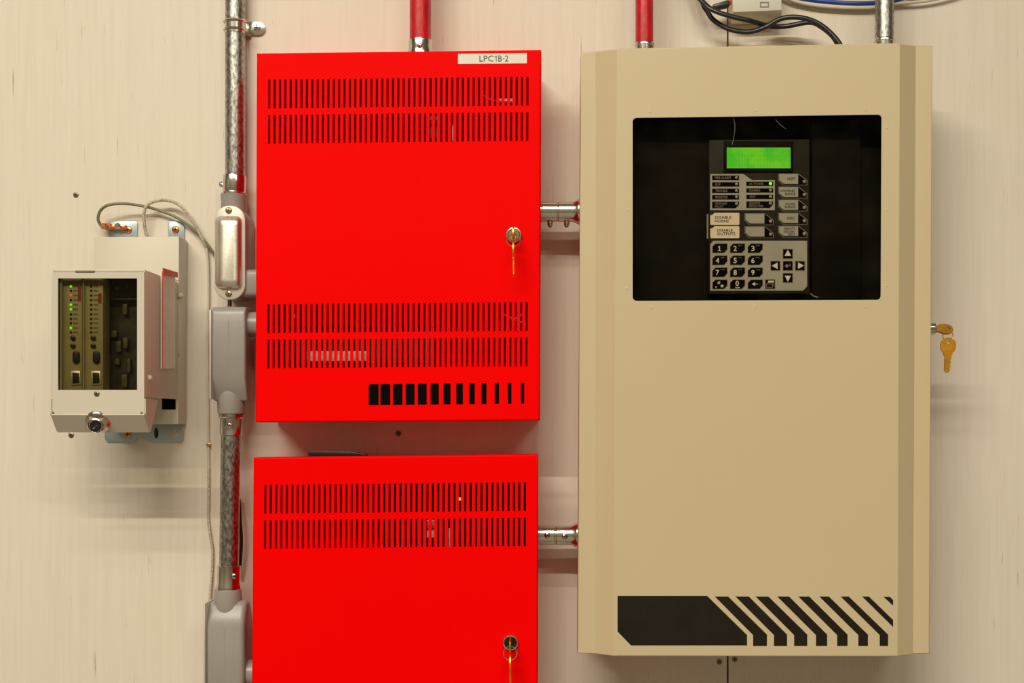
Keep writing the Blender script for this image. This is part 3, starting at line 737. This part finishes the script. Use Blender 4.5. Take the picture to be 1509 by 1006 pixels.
# lower conduit bodies (left cover seen edge-on)
def ll_body(label, x0, y0, x1, y1, hubx, huby, hubr, neck, prof, d=.045):
    t = thing('conduit_fitting', label, 'conduit fitting', Vector((P(x0+26, y1, d).x, 0, P(x0+26, y1, d).z)), 'conduit bodies on the left run')
    pf = [P(x0, y, d) for y, _ in prof]; xa, xb = P(x0, y0, d+.02).x, P(x1, y0, d+.02).x
    pts = [(xa, -(d+h_), p.z) for p, (_, h_) in zip(pf, prof)]+[(xa, -(d-h_), p.z) for p, (_, h_) in zip(pf[::-1], prof[::-1])]
    MB().prism(pts, (xb-xa, 0, 0)).build('housing', M['castgrey'], t, bevel=.0058, seg=4, sharp=1.0)
    MB().poly(rec((x0+x1)/2-.35, y0+(17 if prof[0][1] > .012 else 38), (x0+x1)/2+.35, y1-38), d+.0222, d+.021).build('casting_seam', M['castgrey'], t)
    (nx, ny0, ny1, r0, r1) = neck
    a = P(nx, ny0, d); b2 = P(nx, ny1, d)
    MB().lathe([(R(r0*.85, d), 0), (R(r0*.97, d), (b2-a).length*.18), (R(r0, d), (b2-a).length*.40), (R(r1, d), (b2-a).length*.93), (R(r1*.96, d), (b2-a).length)], a, b2-a, 32).build('neck', M['castgrey'], t)
    a = P(x1-26, huby, d); b2 = P(hubx, huby, d)
    MB().lathe([(R(hubr*1.45, d), 0), (R(hubr*1.4, d), (b2-a).length*.3), (R(hubr*1.05, d), (b2-a).length*.48), (R(hubr, d), (b2-a).length*.6), (R(hubr, d), (b2-a).length)], a, b2-a, 32).build('side_hub', M['castgrey'], t)
    return t
b1 = ll_body('smooth grey conduit body in the middle of the left run below the covered one', 311, 453.5, 362, 591.5, 392, 478, 18.5, (340.8, 566, 609.5, 20.5, 19.8), ((453.5, .015), (457, .0195), (465, .022), (556, .022), (574, .0165), (591.5, .0095)))
MB().poly(rec(308.2, 456, 310.8, 588), .071, .018).build('side_cover', M['aluflange'], b1, bevel=.0006)
b2_ = ll_body('smooth grey conduit body at the bottom of the left run', 302.5, 886, 360, 1030, 388, 991, 19.5, (336, 912, 867.5, 21, 19.8), ((884, .0095), (901, .0165), (917, .022), (1030, .022)))
MB().poly(rec(299.6, 889, 302.2, 1028), .071, .018).build('side_cover', M['aluflange'], b2_, bevel=.0006)
M['castletter'] = M['castgrey']
fitting('silver connector below the middle grey conduit body', 341.2, 609, 340.5, 641, .045, [(17, 0), (18.4, .04), (18.4, .16), (16.6, .22), (16.2, .5), (16.2, .97), (15.6, 1)], [(338.5, 626.5, .058, 4.2, FR, .002)])
pipe('galvanised vertical conduit pipe between the two smooth grey conduit bodies', 340.3, 636, 337.2, 840, .045, 14.2, M['galv'])
fitting('silver connector above the bottom grey conduit body', 337.2, 833, 336.3, 869, .045, [(16.6, 0), (17.2, .02), (17.0, .74), (18.6, .86), (18.6, .97), (18, 1)], [(345.5, 848.5, .057, 4.6, (.3, -1, 0), .0025)])
# fittings between red cabinets and beige panel
sl = [(15.3, 0), (15.3, .02), (14.6, .03), (14.6, .42), (13.6, .44), (13.6, .46), (14.8, .48), (14.8, .80), (15.6, .86), (17.6, .92), (18.6, .95), (18.6, 1)]
fitting('silver coupling between the upper red cabinet and the beige panel', 795, 312, 855.5, 312, .045, sl, [(810.6, 326.0, .045, 4.2, (0, -.15, -1), .0065), (835, 326.2, .045, 4.4, (0, -.15, -1), .0065)], name='conduit_coupling', group='silver couplings into the beige panel')
fitting('silver coupling between the lower red cabinet and the beige panel', 790.5, 788, 853.5, 788, .045, sl, [(806.5, 788.5, .0560, 4.6, FR, .0022), (832.5, 790, .0560, 4.6, FR, .0022)], name='conduit_coupling', group='silver couplings into the beige panel')

# ------------------------------------------------------------------ grey-beige module on the left
def mm(x, y): return (50+x*.3977, 270+y*.3977)
mt = thing('communicator_module', 'pale wall box with a smoked window showing two circuit cards, left of the conduits', 'electronics box', Vector((P(205, 650, 0).x, 0, P(205, 650, 0).z)))
BD, CB, CF = .034, .040, .150
# zinc mounting plate
MB().poly([mm(*p) for p in ((262,880),(555,880),(553,950),(545,958),(430,958),(420,942),(385,942),(372,958),(270,958),(262,948))], .0022, .0004).build('mounting_plate', M['zinc'], mt, bevel=.0004)
for pts in ([(275,146),(282,140),(376,140),(383,147),(383,215),(275,215)], [(497,147),(503,140),(550,140),(557,147),(557,215),(497,215)]):
    MB().poly([mm(*p) for p in pts], .0022, .0004).build('mounting_tab', M['zinc'], mt, bevel=.0004)
MB().poly(circ(*mm(453, 925), 3.0, 16, 8), .0026, .0021).build('slot_hole', M['ink'], mt)
kh = MB().poly(circ(*mm(522, 932), 4.6, 14), .0026, .0021); kh.poly([mm(*p) for p in ((517,908),(527,908),(527,925),(517,925))], .00255, .0021); kh.build('keyhole', M['whitewire'], mt)
for x, y in ((350, 173), (525, 172), (348, 930)): screw_full('plate_screw', P(*mm(x, y), .0022), R(5.4, 0), FR, M['copper'], mt, ang=.7)
# body
bx = MB(); bx.poly([(137, 349), (264, 348.2), (262.5, 625), (150, 625)], BD, .002); body = bx.build('body', M['module'], mt, bevel=.0012)
MB().box(P(258, 413.2, BD+.0003), P(264.3, 413.9, BD-.001)).build('body_seam', M['ink'], mt)
MB().poly(rec(*mm(475, 790), *mm(525, 838)), BD+.0003, BD-.001).build('square_opening', M['black'], mt)
MB().poly(circ(*mm(529, 636), 2.6, 16, 7), BD+.0003, BD-.001).build('oval_opening', M['black'], mt)
MB().dome(P(*mm(543, 417), BD), R(4.5, BD), FR, .004).build('plastic_button', M['module'], mt)
# cover: shell with sides, open front held by the bezel
xL, xR_, yT, yB = 76.0, 212.8, 397.5, 609.5
A = P(xL, yT, CF); B = P(xR_, yB, CF); zs = P(213, 585, CF).z
cvr = MB(); T = .0016
cvr.box((A.x-.0022, -(CF-.004), zs), (A.x, -CB, A.z)); cvr.box((B.x-T, -(CF-.002), zs), (B.x, -BD, A.z)); cvr.box((A.x, -(CF-.003), A.z-T), (B.x-T, -CB, A.z+.0009))
cover = cvr.build('cover', M['module'], mt, bevel=.0005)
# bezel with opening
o0, o1, o2, o3 = 85.2, 410, 202, 574.3
bz = MB()
us = [xL+1, o0, o2, xR_-.4]; ys = [yT+3, o1, o3, yB]
ix = {}
for j, y in enumerate(ys):
    for i, x in enumerate(us): ix[i, j] = bz.vs([P(x, y, CF)])[0]
for i in range(3):
    for j in range(3):
        if (i, j) != (1, 1): bz.f.append([ix[i,j+1], ix[i+1,j+1], ix[i+1,j], ix[i,j]])
bezel = bz.build('front_bezel', M['module'], mt, recalc=False, solid=.0022, nflat=99)
MB().box(P(112, 399, CF-.0015), P(139, 401, CF+.0008)).build('catch', M['darkmetal'], mt)
# slanted bottom flap with closed sides
fl = MB(); a = P(xL, yB+.3, CF); b_ = P(xR_, yB+.3, CF); zb = P(220, 635.5, .133).z; zt_ = P(213, 587, CF).z
e = Vector((b_.x, -.133, zb)); c = Vector((a.x, -.133, zb))
fl.f.append(fl.vs([a, b_, e, c]))
for p, q_ in ((b_, e), (a, c)):
    f_ = fl.vs([Vector((p.x, p.y, zt_)), p, q_, Vector((p.x, -.110, zt_-.001))]); fl.f.append(f_[::-1] if p is b_ else f_)
flap = fl.build('bottom_flap', M['module'], mt, recalc=False, solid=.0014, nflat=99)
# camlock on the flap
nf = (b_-a).cross(c-a).normalized(); nf = nf if nf.y < 0 else -nf
lk3 = (a+b_+c+e)/4-(b_-a)*.022-(c-a)*.10
lkm = MB().lathe([(R(18, CF), 0), (R(18, CF), .0025), (R(16, CF), .0045), (R(14, CF), .006), (R(12, CF), .0125), (R(10.5, CF), .0135), (R(9.5, CF), .0128)], lk3, Vector((0.12, -1, -.45)), 28).build('lock', M['chrome'], mt)
MB().lathe([(R(8.6, CF), .0128), (R(8.4, CF), .0142)], lk3, Vector((0.12, -1, -.45)), 24).build('lock_cylinder', M['blackp'], lkm)
kd = Vector((0.12, -1, -.45)).normalized(); kc = lk3+kd*.0143
MB().prism([kc+Vector((.0016, 0, .003)), kc+Vector((.003, 0, .002)), kc+Vector((-.0016, 0, -.003)), kc+Vector((-.003, 0, -.002))], kd*.0003).build('key_slot', M['chrome'], lkm)
MB().prism([kc+kd*.0002+Vector((0, 0, .0012))*0+Vector((.0012*math.cos(k*PI/4), 0, .0012*math.sin(k*PI/4))) for k in range(8)], kd*.0003).build('key_hole', M['ink'], lkm)
screw_full('bezel_screw', P(142.8, 580, CF), R(4.2, CF), FR, M['darkmetal'], bezel, top=bezel, ang=.5)
for x in (78.5, 208.5): MB().dome(P(x, 608, CF), R(1.8, CF), FR, .0008).build('rivet', M['darkmetal'], mt)
MB().box(P(o0-3, o1-3, CF-.0026), P(o2+3, o3+3, CF-.0026)+Vector((0, .0018, 0))).build('window_pane', M['modglass'], mt)
# board and cards inside
bd = MB().box(P(80, 404, .112), P(207, 582, .112)+Vector((0, .0016, 0))).build('circuit_board', M['pcb'], mt)
for x0, y0, x1, y1 in ((328,447,350,488),(330,572,352,612),(303,585,328,625),(325,708,350,755),(285,545,312,570),(270,640,285,690),(300,650,322,672),(345,650,362,700),(265,480,280,530),(300,380,318,395),(340,375,350,390)):
    MB().box(P(*mm(x0, y0), .118), P(*mm(x1, y1), .113)).build('component', M['pcbpart'], bd, bevel=.0005)
DC = .140
for ci, (x0, x1) in enumerate(((103, 178), (184, 256))):
    lx = 137 if ci == 0 else 212
    cd = MB().box(P(*mm(x0, 350), DC), P(*mm(x1, 775), DC)+Vector((0, .02, 0))).build('circuit_card', M['cardface'], mt, bevel=.0005)
    MB().box(P(*mm(x0-6 if ci == 0 else x0-3, 350), DC+.004), P(*mm(x0+3, 775), DC+.001)).build('card_guide', M['module'], cd)
    for k, y in enumerate((382,398,415,432,450,467,485,502,518,536,552)):
        m_ = M['ink']
        if ci == 0: m_ = {0: M['ledgreen'], 2: M['ledred'], 4: M['ledgreen'], 5: M['ledgreen'], 9: M['ledgreen']}.get(k, M['ink'])
        MB().dome(P(*mm(lx, y), DC), R(1.9, DC), FR, .0012, 10).build('indicator_light', m_, cd)
        q = MB(); xx = lx+9
        for g_ in range(3): q.flat([mm(xx+g_*6, y-3), mm(xx+g_*6+4.4, y-3), mm(xx+g_*6+4.4, y+3), mm(xx+g_*6, y+3)], DC+.0002)
        q.build('lettering', M['pcbpart'], cd)
    ty = (380, 437) if ci == 0 else (408, 445)
    MB().poly(rec(*mm(lx+26, ty[0]), *mm(lx+38, ty[1])), DC+.0003, DC-.0002).build('red_tag', M['redtag'], cd)
    bx_ = lx+9
    for y, r in ((573, 9), (602, 9)):
        MB().lathe([(R(r*.3977, DC), 0), (R(r*.3977, DC), .002), (R(r*.25, DC), .0026)], P(*mm(bx_, y), DC), FR, 16).build('push_button', M['blackp'], cd)
    MB().poly(rrect(*mm(bx_-4, 620), *mm(bx_+22, 668), 5), DC+.002, DC-.001).build('toggle_switch', M['blackp'], cd, bevel=.0006)
    MB().poly([mm(bx_-10, 695), mm(bx_+24, 695), mm(bx_+28, 745), mm(bx_-8, 748)], DC+.0015, DC-.001).build('port_shell', M['alu'], cd, bevel=.0004)
    MB().poly([mm(bx_-4, 701), mm(bx_+19, 701), mm(bx_+21, 740), mm(bx_-3, 742)], DC+.0026, DC).build('serial_port', M['blackp'], cd, bevel=.0004)
# side pouch with papers and orange edge, on the cover's right side
def sidept(d, py_at_front):   # point on the cover's right flank
    z = Z0-(py_at_front-CY)*(D-CF)/F
    return Vector((B.x, -d, z))
def pq(d0, d1, y0, y1, th, lift=0.0006, dz=0):
    m = MB(); m.prism([sidept(d0, y0)+Vector((lift,0,0)), sidept(d1, y0+dz)+Vector((lift,0,0)), sidept(d1, y1+dz)+Vector((lift,0,0)), sidept(d0, y1)+Vector((lift,0,0))], (th, 0, 0)); return m
pq(.100, .052, 391, 540, .0010, .0010, -4).build('paper_card', M['pinkpaper'], cover)
pq(.102, .050, 397, 543, .0005, .0030, -4).build('vinyl_pouch', M['pouch'], cover)
og = MB(); og.prism([sidept(.102, 396)+Vector((.0036,0,0)), sidept(.102, 386)+Vector((.0036,0,0)), sidept(.050, 384)+Vector((.0036,0,0)), sidept(.050, 392)+Vector((.0036,0,0))], (.0008, 0, 0))
og.build('orange_tape', M['orange'], cover)
pq(.1032, .1020, 396, 540, .0008, .0034).build('orange_edge', M['orange'], cover)
MB().dome(sidept(.136, 556), R(5, CF), (1, 0, 0), .004).build('plastic_button', M['module'], cover)
# copper ground lugs on the left tab
lug = thing('ground_lug', 'copper ground lug holding the olive wire above the pale module', 'connector', P(163, 338, .0024))
cA = P(*mm(245, 160), .012); cB_ = P(*mm(335, 160), .012)
MB().box(P(*mm(262, 152), .0075), P(*mm(338, 172), .0075)+Vector((0, .0051, 0))).build('tongue', M['copper'], lug, bevel=.0008)
MB().box(P(*mm(246, 144), .017), P(*mm(276, 166), .0075)).build('barrel', M['copper'], lug, bevel=.0012)
for x, m_ in ((262, M['copper']), (283, M['copper']), (313, M['chrome'])):
    MB().lathe([(R(4.6, .01), 0), (R(4.6, .01), .004), (R(3.2, .01), .005)], P(*mm(x, 160), .0075 if x != 262 else .016), FR, 6 if x == 283 else 14).build('lug_bolt', m_, lug)

# ------------------------------------------------------------------ wires and cables
def wire(name, label, pts, r, m, n=10, cat='cable', flat=1.0, seg=10, group=None):
    o = MB().tube(spline([P(*p) for p in pts], n), r, seg, flat=flat).build(name, m)
    c = P(*pts[-1]); o.data.transform(Matrix.Translation(-c)); o.location = c
    return tag(o, label, cat, group)
wire('ground_wire', 'olive green ground wire arching from the copper lug over the pale module', [(149, 333, .013), (144.5, 322, .016), (149, 309, .018), (162, 301.5, .02), (185, 300, .018), (210, 303.5, .014), (235, 310, .009), (265, 323, .008), (290, 342, .007), (307, 362, .006), (322, 385, .0035)], .0017, M['greenwire'])
w1 = [(217, 350.5, .006), (213.5, 335, .010), (212, 315, .014), (217, 302, .015), (232, 295.5, .014), (252, 296, .013), (270, 307, .012), (286, 329, .011), (298, 352, .008), (304, 364, .005)]
w2 = [(304, 364, .005), (306.5, 390, .0035), (307, 440, .003), (306, 520, .003), (306.5, 590, .003), (307, 655, .003), (307.5, 690, .003)]
w3 = [(307.5, 690, .003), (307.5, 740, .003), (307, 765, .003), (310, 790, .003), (313, 812, .003), (312, 845, .003), (310, 870, .004), (309, 890, .006)]
wt = thing('signal_cable', 'thin white printed cable running down the wall left of the conduit', 'cable', P(309, 890, .006))
for pts, m_, r_ in ((w1, M['printwire'], .0019), (w2, M['whitewire'], .0015), (w3, M['printwire'], .0016)): MB().tube(spline([P(*p) for p in pts]), r_, 10).build('cable_length', m_, wt)
MB().box(P(303.5, 653, .0066), P(311.5, 656.5, .0004)).build('cable_clip', M['brass'], wt, bevel=.0005)
# black cord along the lower pipe, seen as a dark bulge to its right
wire('black_cable', 'thin black cable on the wall right of the lower galvanised pipe', [(352, 735, .006), (354, 770, .008), (355.5, 795, .008), (354, 825, .007), (351, 850, .006)], .0022, M['blackwire'], group=None)
# top right cables
wire('black_cable', 'lower black cable drooping in a loop onto the top of the beige panel', [(1022, -40, .014), (1036, 5, .02), (1042, 16, .022), (1052, 30, .024), (1075, 43, .026), (1103, 47, .028), (1127, 40, .03), (1151, 27.5, .034), (1176, 25.5, .038), (1200, 31.7, .04), (1220, 45, .042), (1238, 66, .045), (1246, 92, .046)], .0030, M['blackwire'], flat=.7)
wire('black_cable', 'upper black cable crossing from the white box and twisting over the lower one', [(1003, -50, .022), (1022, -14, .026), (1034, 1, .030), (1049, 14, .036), (1075, 23.5, .038), (1107, 31, .036), (1134, 38.6, .020), (1158, 38.6, .018), (1193, 33, .026), (1211, 40, .030), (1229, 56, .033), (1238, 76, .036), (1240, 96, .037)], .0030, M['blackwire'], flat=.7)
wire('blue_cable', 'blue data cable sagging across the wall at the top right', [(1150, -20, .008), (1172, -5, .008), (1200, 0.5, .008), (1227, 3.2, .008), (1262, 5.2, .008), (1290, 4.2, .008), (1325, -1, .008), (1360, -14, .008)], .0027, M['bluewire'])
wire('white_cable', 'white data cable sagging just below the blue one at top right', [(1146, -12, .007), (1166, 0, .007), (1195, 7, .007), (1230, 10.6, .007), (1262, 11.6, .007), (1290, 10.8, .007), (1320, 5.5, .007), (1365, 1.5, .007), (1400, -6, .007), (1440, -20, .007)], .0018, M['whitewire'])
jb = thing('junction_box', 'small white plastic box above the beige panel at the top edge', 'box', P(1114, 27, .0))
m_ = MB(); m_.poly([(1078, -40), (1152, -40), (1152, 15), (1080, 18)], .032, .001)
m_.build('lid', M['whiteplastic'], jb, bevel=.001)
m_ = MB(); m_.prism([P(1080, 18.2, .032), P(1152, 15.2, .032), P(1152, 25, .022), P(1080, 28, .022)], (0, .02, 0)); m_.build('base', M['whiteplastic'], jb, bevel=.0006)
m_ = MB()
for r_ in ((1120, 2.5, 1133, 4), (1120, 9.2, 1133, 10.6), (1120, 4, 1121.4, 9.4), (1131.6, 4, 1133, 9.4)): m_.poly(rec(*r_), .0327, .0316)
m_.build('latch_frame', M['outline'], jb)
pgm = thing('cable_plug', 'black plug with red and yellow wires beside the small white box', 'plug', P(1062, 14, .03))
MB().poly([(1050, 6), (1074, -1), (1076, 8), (1053, 14)], .028, .018).build('plug_body', M['blackp'], pgm, bevel=.0015)
for k, (m_, off_) in enumerate(((M['yellowwire'], 0), (M['redwire'], 3.2), (M['redwire'], 6.5))):
    MB().tube(spline([P(1072, 1+off_, .024), P(1078, off_-1, .026), P(1082, off_*1.6-3, .024)]), .0011, 8).build('lead', m_, pgm)
